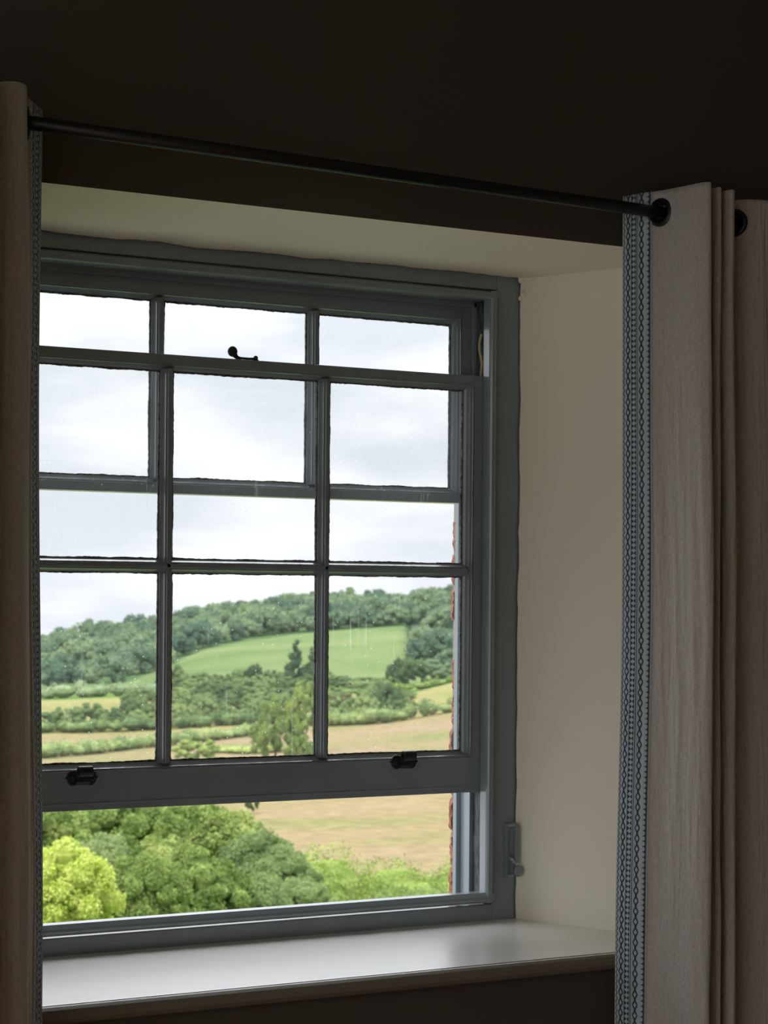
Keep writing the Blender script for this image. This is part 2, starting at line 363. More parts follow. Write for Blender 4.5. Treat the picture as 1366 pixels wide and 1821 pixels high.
# iron sash lifts on the bottom rail
def sash_lift(cx, cz, dz):
    yf = 3.398; b = MB()
    half = [(.000, .0120), (.010, .0122), (.016, .0145), (.023, .0130), (.0275, .0085), (.0290, .0030), (.0330, .0000), (.0290, -.0030), (.0275, -.0090), (.023, -.0140), (.016, -.0155), (.010, -.0128), (.000, -.0135)]
    ring = [(x, z) for x, z in half] + [(-x, z) for x, z in reversed(half[1:-1])]
    rings = [[(cx + x * k, y, cz + z * k) for x, z in ring] for y, k in ((yf + .001, 1), (yf - .0018, 1), (yf - .0030, .94))]
    b.loft(rings)
    for s in (-1, 1):   # screws
        c = (cx + s * .0205, cz - .001)
        b.loft([[(c[0] + r * math.cos(t), y, c[1] + r * math.sin(t)) for t in (2 * math.pi * i / 14 for i in range(14))] for y, r in ((yf - .0025, .0052), (yf - .0042, .0050), (yf - .0052, .0034), (yf - .0040, .0022))])
    # rolled tongue: a strip rising from the plate and curling over into a scroll
    R, T, wd = .0115, .0024, .0135; rr = []
    arc = [(-.0020, -.0135), (-.0045, -.0075)]
    for i in range(18):
        a = math.radians(-20 + i * 19); q = R * (1 - .020 * i)
        arc.append((-.0155 + q * math.cos(a), .0120 + q * math.sin(a)))
    for i, (y, z) in enumerate(arc):
        p0 = Vector(arc[max(i - 1, 0)]); p1 = Vector(arc[min(i + 1, len(arc) - 1)]); t = (p1 - p0).normalized(); nn = Vector((-t.y, t.x)) * T * .5
        rr.append([(cx + dz - wd, yf + y + nn.x, cz + z + nn.y), (cx + dz + wd, yf + y + nn.x, cz + z + nn.y), (cx + dz + wd, yf + y - nn.x, cz + z - nn.y), (cx + dz - wd, yf + y - nn.x, cz + z - nn.y)])
    b.loft(rr)
    return b
o = P(sash_lift(1.0845, Z0 - .3490, .0025), 'sash_lift', IRON, parent=lower, bevel=.0005)
o = P(sash_lift(1.7735, Z0 - .3415, .004), 'sash_lift', IRON, parent=lower, bevel=.0005)
# fastener lever on the meeting rail
fz = Z0 + .4655; b = MB()
b.prism([(1.398, 3.402), (1.444, 3.402), (1.444, 3.424), (1.398, 3.424)], 'z', fz - .0005, fz + .0022)
b.tube([(1.440, 3.410, fz + .0042), (1.425, 3.409, fz + .0036), (1.408, 3.408, fz + .0034), (1.400, 3.407, fz + .0040), (1.394, 3.405, fz + .008), (1.390, 3.404, fz + .012)], [.0028, .0024, .0026, .0038, .0056, .0070], 10)
b.ball((1.3885, 3.404, fz + .0150), .0102, 1, .8, 1.05, 16)
b.ball((1.4405, 3.410, fz + .0060), .0050, 1, 1, 1.0, 12)
P(b, 'sash_fastener', IRON, parent=lower, smooth=True)
# sash cord in the right channel
pts = [(1.9635 - .004 * math.sin(math.pi * min(1, i / 10)) - .0015, 3.4165 + .003 * math.sin(i * .5), Z0 + .557 - .0062 * i) for i in range(16)]
b = MB(); rings_r = [.0030 * (1 + .18 * math.sin(i * 2.4)) for i in range(61)]
pp = [Vector(pts[0]).lerp(Vector(pts[1]), 0) for _ in range(1)]
fine = []
for i in range(61):
    q = i / 60 * 15; k = min(14, int(q)); fine.append(Vector(pts[k]).lerp(Vector(pts[k + 1]), q - k))
b.tube(fine, rings_r, 8); P(b, 'sash_cord', CORD, smooth=True)
# painted catch on the right face board
b = MB()
b.box(2.0055, 2.0135, 3.3735, 3.381, Z0 - .594, Z0 - .478)
b.tube([(2.010, 3.372, Z0 - .482), (2.018, 3.365, Z0 - .4785), (2.027, 3.360, Z0 - .482)], [.0045, .005, .0045], 10)
b.box(2.0195, 2.0290, 3.356, 3.3625, Z0 - .560, Z0 - .482)
b.tube([(2.012, 3.375, Z0 - .548), (2.016, 3.366, Z0 - .552), (2.022, 3.360, Z0 - .560)], [.004, .005, .005], 10)
b.loft([[(2.0265 + r * math.cos(t), y, Z0 - .5770 + r * 1.08 * math.sin(t)) for t in (2 * math.pi * i / 24 for i in range(24))] for y, r in ((3.362, .0085), (3.3585, .0108), (3.3545, .0112), (3.3515, .0098), (3.3505, .0060))])
b.tube([(2.012, 3.372, Z0 - .588), (2.020, 3.362, Z0 - .586)], [.004, .0045], 8)
o = P(b, 'window_catch', PAINT, bevel=.001)
# sill board with a rounded nose
pr = [(ZB - .0005, YF + .004), (ZB - .0005, 2.986), (ZB - .0012, 2.970), (ZB - .0050, 2.960), (ZB - .0120, 2.9545), (ZB - .0200, 2.9555), (ZB - .0270, 2.9620), (ZB - .0300, 2.972), (ZB - .0310, 2.990), (ZB - .0310, YF + .004)]
pr = [(z, y) for z, y in pr]
sb = MB(); sb.prism([(z, y) for z, y in pr if True], 'x', XL - SP - .03, XR + SP + .03)
SB = P(sb, 'window_sill', SILLMAT, bevel=.0008)
NOSE = material('sill_nose_shade_tone', srgb(112, 104, 90), .5, .4, .2, 4)  # unlit front of the cream nose, its shade put into a darker colour
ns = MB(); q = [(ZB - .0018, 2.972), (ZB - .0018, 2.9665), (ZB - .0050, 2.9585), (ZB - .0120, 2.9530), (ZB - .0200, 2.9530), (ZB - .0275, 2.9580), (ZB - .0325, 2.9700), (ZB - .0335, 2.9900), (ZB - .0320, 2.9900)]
ns.prism(q, 'x', XL - SP - .028, XR + SP + .028); P(ns, 'sill_nose_shade', NOSE)

# ------------------------------------------------------------------ curtain rod
ra, rbp = Vector((.30, 2.862, Z0 + .7495)), Vector((2.62, 2.862, Z0 + .7115))
rod_z = lambda x: ra.z + (rbp.z - ra.z) * (x - ra.x) / (rbp.x - ra.x)
rod = empty('curtain_rod', ra); tag(rod, 'black metal curtain rod running above the window opening', 'curtain rod')
def RP(b, name, **k):
    o = b.build(name, RODMAT, **k); o.parent = rod; o.matrix_parent_inverse = Matrix.Translation(-ra); return o
RP(MB().tube([ra.lerp(rbp, t) for t in (0, .5, 1)], .0112, 24), 'pole', smooth=True)
for p in (ra, rbp): RP(MB().ball(p, .02), 'finial', smooth=True)
for x in (.36, 2.56): RP(MB().tube([(x, 2.862, rod_z(x) - .006), (x, YW + .002, rod_z(x) - .006)], .006, 10).tube([(x, YW - .005, rod_z(x) - .006), (x, YW + .001, rod_z(x) - .006)], .022, 16), 'bracket')

# ------------------------------------------------------------------ curtains
def fabric_material(name, col, col2):
    M = bpy.data.materials.new(name); M.use_nodes = True; n, l = M.node_tree.nodes, M.node_tree.links; p = n['Principled BSDF']
    p.inputs['Roughness'].default_value = .92; p.inputs['Specular IOR Level'].default_value = .15; p.inputs['Sheen Weight'].default_value = .1
    uv = n.new('ShaderNodeUVMap'); uv.uv_map = 'cloth'
    def nz(scale, sx, sy, det=2):
        mpn = n.new('ShaderNodeMapping'); mpn.inputs['Scale'].default_value = (sx, sy, 1); l.new(uv.outputs[0], mpn.inputs[0])
        a = n.new('ShaderNodeTexNoise'); a.inputs['Scale'].default_value = scale; a.inputs['Detail'].default_value = det; l.new(mpn.outputs[0], a.inputs['Vector']); return a.outputs['Fac']
    warp, weft = nz(1, 1300, 60), nz(1, 90, 1100)
    ad = n.new('ShaderNodeMath'); ad.operation = 'ADD'; l.new(warp, ad.inputs[0]); l.new(weft, ad.inputs[1])
    r = n.new('ShaderNodeValToRGB'); r.color_ramp.elements[0].position = .38; r.color_ramp.elements[1].position = .62; r.color_ramp.elements[0].color = col; r.color_ramp.elements[1].color = col2
    hf = n.new('ShaderNodeMath'); hf.operation = 'MULTIPLY'; hf.inputs[1].default_value = .5; l.new(ad.outputs[0], hf.inputs[0]); l.new(hf.outputs[0], r.inputs[0]); l.new(r.outputs[0], p.inputs['Base Color'])
    cre = nz(1, 110, 7, 3)
    c2 = n.new('ShaderNodeMath'); c2.operation = 'MULTIPLY_ADD'; c2.inputs[1].default_value = 7.5; l.new(cre, c2.inputs[0]); l.new(ad.outputs[0], c2.inputs[2])
    b = n.new('ShaderNodeBump'); b.inputs['Strength'].default_value = .85; b.inputs['Distance'].default_value = .0009; l.new(c2.outputs[0], b.inputs['Height']); l.new(b.outputs[0], p.inputs['Normal'])
    return M
LINEN = fabric_material('oatmeal_linen', srgb(178, 172, 163), srgb(210, 205, 197))
def trim_material():
    M = bpy.data.materials.new('woven_braid_blue_grey'); M.use_nodes = True; n, l = M.node_tree.nodes, M.node_tree.links; p = n['Principled BSDF']
    p.inputs['Roughness'].default_value = .9; p.inputs['Specular IOR Level'].default_value = .15
    uv = n.new('ShaderNodeUVMap'); uv.uv_map = 'cloth'; sp = n.new('ShaderNodeSeparateXYZ'); l.new(uv.outputs[0], sp.inputs[0]); U, V = sp.outputs[0], sp.outputs[1]
    def mt(op, a, b=None, c=None, clamp=False):
        q = n.new('ShaderNodeMath'); q.operation = op; q.use_clamp = clamp
        for i, x in enumerate((a, b, c)):
            if x is None: continue
            if isinstance(x, (int, float)): q.inputs[i].default_value = x
            else: l.new(x, q.inputs[i])
        return q.outputs[0]
    def tri(period, ph=0.0): return mt('PINGPONG', mt('ADD', mt('MULTIPLY', V, 2 / period), ph), 1.0)       # 0..1..0
    def band(x, c, w): return mt('LESS_THAN', mt('ABSOLUTE', mt('SUBTRACT', x, c)), w)
    def zig(c, amp, w, period, ph=0): return mt('LESS_THAN', mt('ABSOLUTE', mt('SUBTRACT', mt('SUBTRACT', U, c), mt('MULTIPLY', mt('SUBTRACT', tri(period, ph), .5), amp))), w)
    def chain(c, hw, period):                                   # hollow lozenges linked in a chain
        dx = mt('DIVIDE', mt('ABSOLUTE', mt('SUBTRACT', U, c)), hw); dy = tri(period)
        d = mt('ADD', dx, mt('MULTIPLY', dy, 1.0)); ring = mt('LESS_THAN', mt('ABSOLUTE', mt('SUBTRACT', d, .86)), .30)
        lnk = mt('MULTIPLY', mt('LESS_THAN', dx, .35), mt('GREATER_THAN', dy, .86)); return mt('MAXIMUM', mt('MULTIPLY', ring, mt('LESS_THAN', dx, 1.0)), lnk)
    def solid(c, hw, period, ph=0):                             # dark ground with pale lozenges
        dx = mt('DIVIDE', mt('ABSOLUTE', mt('SUBTRACT', U, c)), hw); return mt('MULTIPLY', mt('LESS_THAN', dx, 1.0), mt('GREATER_THAN', mt('ADD', dx, tri(period, ph)), .95))
    dark = zig(.055, .05, .014, .0112)
    for x in (chain(.20, .085, .0196), solid(.42, .085, .0100), chain(.70, .085, .0196), mt('MULTIPLY', solid(.90, .10, .0100, .3), mt('GREATER_THAN', U, .88)), band(U, .545, .012), band(U, .325, .006), band(U, .965, .014), band(U, .60, .005)):
        dark = mt('MAXIMUM', dark, x)
    a = n.new('ShaderNodeTexNoise'); a.inputs['Scale'].default_value = 1; a.inputs['Detail'].default_value = 2
    mpn = n.new('ShaderNodeMapping'); mpn.inputs['Scale'].default_value = (60, 1100, 1); l.new(uv.outputs[0], mpn.inputs[0]); l.new(mpn.outputs[0], a.inputs['Vector'])
    m1 = n.new('ShaderNodeMixRGB'); m1.inputs[1].default_value = srgb(168, 182, 188); m1.inputs[2].default_value = srgb(206, 216, 220); l.new(a.outputs['Fac'], m1.inputs[0])
    m2 = n.new('ShaderNodeMixRGB'); m2.inputs[1].default_value = srgb(44, 60, 74); m2.inputs[2].default_value = srgb(74, 92, 106); l.new(a.outputs['Fac'], m2.inputs[0])
    m3 = n.new('ShaderNodeMixRGB'); l.new(dark, m3.inputs[0]); l.new(m1.outputs[0], m3.inputs[1]); l.new(m2.outputs[0], m3.inputs[2]); l.new(m3.outputs[0], p.inputs['Base Color'])
    h = mt('ADD', mt('MULTIPLY', dark, -1.0), mt('MULTIPLY', a.outputs['Fac'], .6))
    b = n.new('ShaderNodeBump'); b.inputs['Strength'].default_value = .9; b.inputs['Distance'].default_value = .0009; l.new(h, b.inputs['Height']); l.new(b.outputs[0], p.inputs['Normal'])
    return M
BRAID = trim_material()
def catmull(pts, n):
    P_ = np.array([pts[0]] + list(pts) + [pts[-1]], float); out = []
    for i in range(1, len(P_) - 2):
        for t in np.linspace(0, 1, n, endpoint=False):
            a, b, c, d = P_[i - 1], P_[i], P_[i + 1], P_[i + 2]
            out.append(.5 * ((2 * b) + (-a + c) * t + (2 * a - 5 * b + 4 * c - d) * t * t + (-a + 3 * b - 3 * c + d) * t ** 3))
    out.append(P_[-2]); return np.array(out)
def resample(P_, n):
    s = np.concatenate([[0], np.cumsum(np.linalg.norm(np.diff(P_, axis=0), axis=1))]); t = np.linspace(0, s[-1], n)
    return np.stack([np.interp(t, s, P_[:, 0]), np.interp(t, s, P_[:, 1])], 1), s[-1]
def make_curtain(keys, ztop, zbot, side, label, seed, NS=420, NZ=260):
    """keys: list of (height fraction from the top, control points in plan). side: +1 right curtain, -1 left curtain"""
    secs = []; L = 0
    for f, pts in keys:
        q, L = resample(catmull(pts, 14), NS); secs.append((f, q))
    fs = [f for f, _ in secs]; L = np.mean([np.sum(np.linalg.norm(np.diff(q, axis=0), axis=1)) for _, q in secs])
    S = np.linspace(0, L, NS)
    def section(f):
        i = 0
        while i < len(fs) - 2 and f > fs[i + 1]: i += 1
        t = (f - fs[i]) / (fs[i + 1] - fs[i]); t = min(1, max(0, t)); t = t * t * (3 - 2 * t)
        return secs[i][1] * (1 - t) + secs[i + 1][1] * t
    G = np.zeros((NZ, NS, 3)); N = np.zeros((NZ, NS, 2))
    for k in range(NZ):
        f = k / (NZ - 1); z = ztop + (zbot - ztop) * f; q = section(f)
        t = np.gradient(q, axis=0); t /= np.linalg.norm(t, axis=1)[:, None] + 1e-9
        nn = np.stack([t[:, 1], -t[:, 0]], 1) * side
        w = np.array([noise.noise(Vector((s * 34 + 2.0 * noise.noise(Vector((s * 6, z * 1.1, seed))), z * 1.7, seed))) * .0036 + noise.noise(Vector((s * 95 + z * 5, z * 4.5, seed + 3))) * .0015 for s in S])
        env = np.clip(f / .06, .15, 1) * np.clip((S - .0) / .02, .1, 1) * np.where(S < .066, .35, 1)
        q = q + nn * (w * env)[:, None]
        G[k, :, :2] = q; G[k, :, 2] = z; N[k] = nn
    # rod crossings, taken from the heights of the eyelets
    kz = 0; cross = []
    row = secs[0][1]
    for j in range(4, NS - 4):
        if (row[j, 1] - 2.862) * (row[j + 1, 1] - 2.862) <= 0 and row[j, 0] > .60: cross.append(j)
    me = bpy.data.meshes.new('curtain'); vs = G.reshape(-1, 3)
    dead = np.zeros((NZ, NS), bool)
    for j in cross:
        c = np.array([row[j, 0], row[j, 1], rod_z(row[j, 0])])
        dead |= (np.linalg.norm(G - c, axis=2) < .0185) & (np.abs(np.arange(NS) - j)[None, :] < 40)
    fc = []
    for k in range(NZ - 1):
        for j in range(NS - 1):
            if dead[k, j] or dead[k + 1, j] or dead[k, j + 1] or dead[k + 1, j + 1]: continue
            a = k * NS + j; fc.append((a, a + 1, a + NS + 1, a + NS))
    me.from_pydata([tuple(p) for p in vs], [], fc)
    def uvs(me, arr):
        uvl = me.uv_layers.new(name='cloth'); idx = np.zeros(len(me.loops), np.int32); me.loops.foreach_get('vertex_index', idx); uvl.data.foreach_set('uv', arr[idx].ravel())
    ss, zz = np.meshgrid(S, G[:, 0, 2]); uvs(me, np.stack([ss.ravel(), zz.ravel()], 1).astype(np.float32))
    cur = link('curtain', me, LINEN, smooth=True); tag(cur, label, 'curtain')
    so = cur.modifiers.new('thickness', 'SOLIDIFY'); so.thickness = .0012; so.offset = 0
    # braid down the leading edge
    jt = int(np.searchsorted(S, .064)); nt = 30; vv = []; uu = []
    for k in range(NZ):
        for i in range(nt + 1):
            s = .064 * i / nt; x = np.interp(s, S, G[k, :, 0]); y = np.interp(s, S, G[k, :, 1]); nx = np.interp(s, S, N[k, :, 0]); ny = np.interp(s, S, N[k, :, 1])
            e = .0016 + .0004 * math.sin(i * 1.3); vv.append((x + nx * e, y + ny * e, G[k, 0, 2])); uu.append((i / nt, G[k, 0, 2]))
    ff = [(k * (nt + 1) + i, k * (nt + 1) + i + 1, (k + 1) * (nt + 1) + i + 1, (k + 1) * (nt + 1) + i) for k in range(NZ - 1) for i in range(nt)]
    mt_ = bpy.data.meshes.new('trim_band'); mt_.from_pydata(vv, [], ff); uvs(mt_, np.array(uu, np.float32))
    tb = link('trim_band', mt_, BRAID, cur, smooth=True); tb['label'] = 'blue-grey woven braid with zigzags and chains of lozenges'
    so = tb.modifiers.new('thickness', 'SOLIDIFY'); so.thickness = .0016; so.offset = 0
    for s, r in ((.0005, .0016), (.0662, .0012)):
        b = MB(); b.tube([(np.interp(s, S, G[k, :, 0]) + np.interp(s, S, N[k, :, 0]) * .0016, np.interp(s, S, G[k, :, 1]) + np.interp(s, S, N[k, :, 1]) * .0016, G[k, 0, 2]) for k in range(0, NZ, 2)], r, 8)
        mm = b.mesh('piping'); q = np.zeros((len(mm.vertices), 2), np.float32); uvs(mm, q); link('piping', mm, LINEN, cur, smooth=True)
    for j in cross:
        c = Vector((row[j, 0], row[j, 1], rod_z(row[j, 0]))); nn = Vector((N[4, j, 0], N[4, j, 1], 0)).normalized(); a = Vector((0, 0, 1)); e = nn.cross(a)
        b = MB(); prof = [(.0150, .0015), (.0158, .0034), (.0185, .0042), (.0225, .0036), (.0262, .0018), (.0268, .0006), (.0268, -.0006), (.0262, -.0018), (.0225, -.0036), (.0185, -.0042), (.0158, -.0034), (.0150, -.0015)]
        rings = [[c + (a * math.cos(t) + e * math.sin(t)) * pr + nn * h for pr, h in prof] for t in (2 * math.pi * i / 36 for i in range(37))]
        b.loft(rings, caps=False); link('eyelet', b.mesh('eyelet'), RODMAT, cur, smooth=True)
    return cur
R_top = [(1.996, 2.938), (2.008, 2.900), (2.028, 2.858), (2.042, 2.810), (2.053, 2.768), (2.067, 2.762), (2.076, 2.790), (2.078, 2.860), (2.082, 2.925), (2.090, 2.936), (2.096, 2.915), (2.097, 2.860), (2.098, 2.800), (2.105, 2.784), (2.112, 2.800), (2.114, 2.860), (2.118, 2.925), (2.127, 2.936), (2.133, 2.915), (2.133, 2.860), (2.131, 2.806), (2.138, 2.790), (2.148, 2.803), (2.150, 2.860), (2.157, 2.930), (2.172, 2.940), (2.180, 2.915), (2.192, 2.872), (2.212, 2.848), (2.232, 2.838), (2.262, 2.836), (2.285, 2.85), (2.295, 2.88), (2.305, 2.93), (2.32, 2.94), (2.335, 2.90), (2.35, 2.86), (2.365, 2.82)]
R_mid = [(1.998 + (x - 1.996) * 1.07 + (.003 if x < 2.04 else -.003), y) for x, y in R_top]
R_mid = [(x, y - (.012 if i in (4, 5) else 0)) for i, (x, y) in enumerate(R_mid)]
R_bot = [(1.995 + (x - 1.996) * 1.10, 2.862 + (y - 2.862) * 1.06) for x, y in R_top]
make_curtain([(0, R_top), (.35, R_mid), (.62, R_bot), (1.0, R_bot)], Z0 + .762, .02, 1, 'oatmeal linen eyelet curtain right of the window with a blue-grey braid edge', 11.0)
L_rest = [(.741, 2.812), (.733, 2.760), (.721, 2.695), (.709, 2.675), (.700, 2.695), (.701, 2.78), (.700, 2.862), (.694, 2.91), (.684, 2.93), (.672, 2.91), (.666, 2.862), (.660, 2.80), (.65, 2.76), (.638, 2.80), (.63, 2.862), (.62, 2.91)]  # fold out of view pushed into the room to shade the one beside it
L_top = [(.8600, 2.938), (.843, 2.912), (.825, 2.885), (.8155, 2.862), (.806, 2.83), (.797, 2.806), (.783, 2.795), (.766, 2.800), (.752, 2.816)] + L_rest
L_mid = [(.858, 2.938), (.846, 2.918), (.832, 2.890), (.821, 2.862), (.809, 2.825), (.798, 2.803), (.784, 2.793), (.767, 2.799), (.753, 2.815)] + L_rest
L_bot = [(.872, 2.940), (.861, 2.918), (.846, 2.890), (.8325, 2.862), (.819, 2.825), (.808, 2.800), (.790, 2.788), (.770, 2.796), (.754, 2.814)] + L_rest
make_curtain([(0, L_top), (.17, L_mid), (.60, L_bot), (1.0, L_bot)], Z0 + .784, .02, -1, 'oatmeal linen eyelet curtain left of the window, its braid edge seen narrow', 23.0, NS=300)

# ------------------------------------------------------------------ land outside
def interp(x, pts): return float(np.interp(x, [p[0] for p in pts], [p[1] for p in pts]))
vB = [(-900, 1350), (65, 1310), (300, 1302), (450, 1295), (590, 1296), (700, 1285), (820, 1262), (1100, 1230), (2300, 1180)]
vC = [(-900, 1290), (65, 1246), (230, 1242), (300, 1240), (450, 1235), (590, 1228), (735, 1232), (820, 1212), (1100, 1180), (2300, 1120)]
vD = [(-900, 1280), (65, 1238), (200, 1228), (300, 1222), (450, 1216), (590, 1212), (735, 1218), (820, 1200), (1100, 1165), (2300, 1100)]
vE = [(-900, 1279.5), (65, 1237.5), (180, 1229.5), (215, 1217), (277, 1195), (320, 1173), (370, 1152), (440, 1139), (560, 1126), (640, 1118), (722, 1115), (745, 1190), (820, 1185), (1100, 1150), (2300, 1090)]
rE = [(-900, 470), (65, 500), (180, 540), (277, 620), (370, 700), (560, 760), (722, 760), (760, 520), (2300, 500)]
vG = [(-900, 1290), (-300, 1210), (0, 1180), (65, 1166), (150, 1138), (275, 1124), (340, 1112), (450, 1094), (560, 1080), (680, 1083), (740, 1085), (815, 1064), (1000, 1030), (1400, 1000), (2300, 990)]
def anchors(u):
    A = [(6.0, -3.9 - Z0 + 1.55), (20, -6.3), (40, -9.2), (62, -11.2)]
    for r, v in ((90, 1562), (130, 1482), (170, 1421), (250, 1347)): A.append((r, r * ray(u, v).z))
    A.append((340, 340 * ray(u, interp(u, vB)).z)); A.append((420, 420 * ray(u, interp(u, vC)).z)); A.append((470, 470 * ray(u, interp(u, vD)).z))
    re = max(472, interp(u, rE)); A.append((re, re * ray(u, interp(u, vE)).z)); A.append((950, 950 * ray(u, interp(u, vG)).z))
    A.append((1120, A[-1][1] - 14)); A.append((1500, A[-2][1] - 90)); A.append((2600, A[-3][1] - 110))
    return A
def ground_z(u, r):
    A = anchors(u); return Z0 + float(np.interp(r, [a[0] for a in A], [a[1] for a in A]))
def land(u, r, dz=0.0):
    d = FWD + RGT * ((u - 683) / FP); p = EYE + d * r; p.z = ground_z(u, r) + dz; return p
def dim(c, k): return tuple(v * k for v in c[:3]) + (1,)
def field_material(name, c1, c2, c3, sc=.05, bumpd=.3):
    c1, c2, c3 = (dim(c, .82) for c in (c1, c2, c3))
    M = bpy.data.materials.new(name); M.use_nodes = True; n, l = M.node_tree.nodes, M.node_tree.links; p = n['Principled BSDF']; p.inputs['Roughness'].default_value = .95; p.inputs['Specular IOR Level'].default_value = .05
    t = n.new('ShaderNodeTexCoord'); a = n.new('ShaderNodeTexNoise'); a.inputs['Scale'].default_value = sc; a.inputs['Detail'].default_value = 5; l.new(t.outputs['Object'], a.inputs['Vector'])
    r = n.new('ShaderNodeValToRGB'); e = r.color_ramp.elements; e[0].position = .32; e[0].color = c1; e[1].position = .5; e[1].color = c2; q = e.new(.66); q.color = c3
    l.new(a.outputs['Fac'], r.inputs[0])
    b = n.new('ShaderNodeTexNoise'); b.inputs['Scale'].default_value = .8; b.inputs['Detail'].default_value = 4; l.new(t.outputs['Object'], b.inputs['Vector'])
    mx = n.new('ShaderNodeMixRGB'); mx.blend_type = 'OVERLAY'; mx.inputs[0].default_value = .55; l.new(r.outputs[0], mx.inputs[1]); l.new(b.outputs['Fac'], mx.inputs[2]); l.new(mx.outputs[0], p.inputs['Base Color'])
    return M
HAY = field_material('cut_hay_stubble', srgb(108, 110, 68), srgb(124, 111, 80), srgb(130, 113, 90), .045)
PASTURE = field_material('hill_grass', srgb(84, 102, 58), srgb(95, 110, 66), srgb(105, 115, 74), .02)
ROUGHG = field_material('rough_grass', srgb(74, 98, 46), srgb(92, 118, 54), srgb(112, 130, 66), .08)
WOODFL = field_material('wood_floor', srgb(54, 76, 46), srgb(64, 88, 52), srgb(84, 106, 62), .05)
OLIVE = field_material('ripe_grass', srgb(114, 116, 68), srgb(128, 122, 78), srgb(134, 124, 88), .03)
us = np.concatenate([np.arange(-900, 0, 60), np.arange(0, 900, 12), np.arange(900, 2301, 70)])
nA = len(anchors(300)); SUB = [3, 5, 5, 8, 8, 8, 10, 10, 10, 5, 10, 16, 4, 4, 4]
def strip(name, i0, i1, mat, lo=None, hi=None):
    verts = []; nr = 0; uu = [u for u in us if (lo is None or u >= lo) and (hi is None or u <= hi)]
    for u in uu:
        A = anchors(u); col = []
        for i in range(i0, i1):
            for k in range(SUB[i]): t = k / SUB[i]; col.append(A[i][0] + (A[i + 1][0] - A[i][0]) * t)
        col.append(A[i1][0]); nr = len(col)
        for r in col:
            p = land(u, r); p.z += (r / 900) * .8 * noise.noise(Vector((p.x * .03, p.y * .03, 1))) if 70 < r else 0; verts.append(tuple(p))
    f = [(a * nr + b, (a + 1) * nr + b, (a + 1) * nr + b + 1, a * nr + b + 1) for a in range(len(uu) - 1) for b in range(nr - 1)]
    me = bpy.data.meshes.new(name); me.from_pydata(verts, [], f); me.update()
    o = link(name, me, mat, smooth=True); return o
def ST(o): return tag(o, kind='structure')
ST(strip('ground', 0, 4, ROUGHG)); ST(strip('hay_field', 4, 8, HAY))
ST(strip('valley_field', 8, 9, OLIVE)); ST(strip('scrub_ground', 9, 10, ROUGHG)); ST(strip('hill_pasture', 10, 11, PASTURE)); ST(strip('wood_floor', 11, nA - 1, WOODFL))

# ------------------------------------------------------------------ foliage
def leaf_material(name, c1, c2, c3, trans=.35, nscale=.6):
    c1, c2, c3 = (dim(c, .82) for c in (c1, c2, c3))
    M = bpy.data.materials.new(name); M.use_nodes = True; n, l = M.node_tree.nodes, M.node_tree.links; n.clear()
    out = n.new('ShaderNodeOutputMaterial'); t = n.new('ShaderNodeTexCoord'); a = n.new('ShaderNodeTexNoise'); a.inputs['Scale'].default_value = nscale; a.inputs['Detail'].default_value = 4; l.new(t.outputs['Object'], a.inputs['Vector'])
    oi = n.new('ShaderNodeObjectInfo'); mm = n.new('ShaderNodeMath'); mm.operation = 'MULTIPLY_ADD'; mm.inputs[1].default_value = .34; mm.inputs[2].default_value = -.17; l.new(oi.outputs['Random'], mm.inputs[0])
    ad = n.new('ShaderNodeMath'); ad.operation = 'ADD'; l.new(a.outputs['Fac'], ad.inputs[0]); l.new(mm.outputs[0], ad.inputs[1])
    r = n.new('ShaderNodeValToRGB'); e = r.color_ramp.elements; e[0].position = .3; e[0].color = c1; e[1].position = .5; e[1].color = c2; q = e.new(.7); q.color = c3; l.new(ad.outputs[0], r.inputs[0])
    d = n.new('ShaderNodeBsdfDiffuse'); tr = n.new('ShaderNodeBsdfTranslucent'); mx = n.new('ShaderNodeMixShader'); mx.inputs[0].default_value = trans
    l.new(r.outputs[0], d.inputs[0]); l.new(r.outputs[0], tr.inputs[0]); l.new(d.outputs[0], mx.inputs[1]); l.new(tr.outputs[0], mx.inputs[2]); l.new(mx.outputs[0], out.inputs[0])
    return M
LEAF_FAR = leaf_material('hazed_wood_leaves', srgb(92, 116, 96), srgb(118, 140, 108), srgb(150, 168, 124), .3, .12)  # distance haze is put into these pale blue-green leaf colours
LEAF_MID = leaf_material('valley_tree_leaves', srgb(100, 122, 82), srgb(130, 150, 98), srgb(164, 178, 118), .3, .2)
LEAF_NEAR = leaf_material('garden_tree_leaves', srgb(110, 132, 72), srgb(148, 166, 94), srgb(192, 202, 130), .3, 3.0)
LEAF_HEDGE = leaf_material('hedge_leaves', srgb(88, 112, 56), srgb(120, 142, 72), srgb(156, 172, 96), .25, 2.0)
LEAF_LIME = leaf_material('lime_green_leaves', srgb(140, 160, 64), srgb(176, 194, 88), srgb(206, 216, 120), .35, 3.0)
LEAF_DARK = leaf_material('conifer_leaves', srgb(60, 82, 62), srgb(76, 98, 70), srgb(96, 116, 80), .15, .3)
BARK = material('bark', srgb(86, 74, 60), .95, .1, .2, 5)
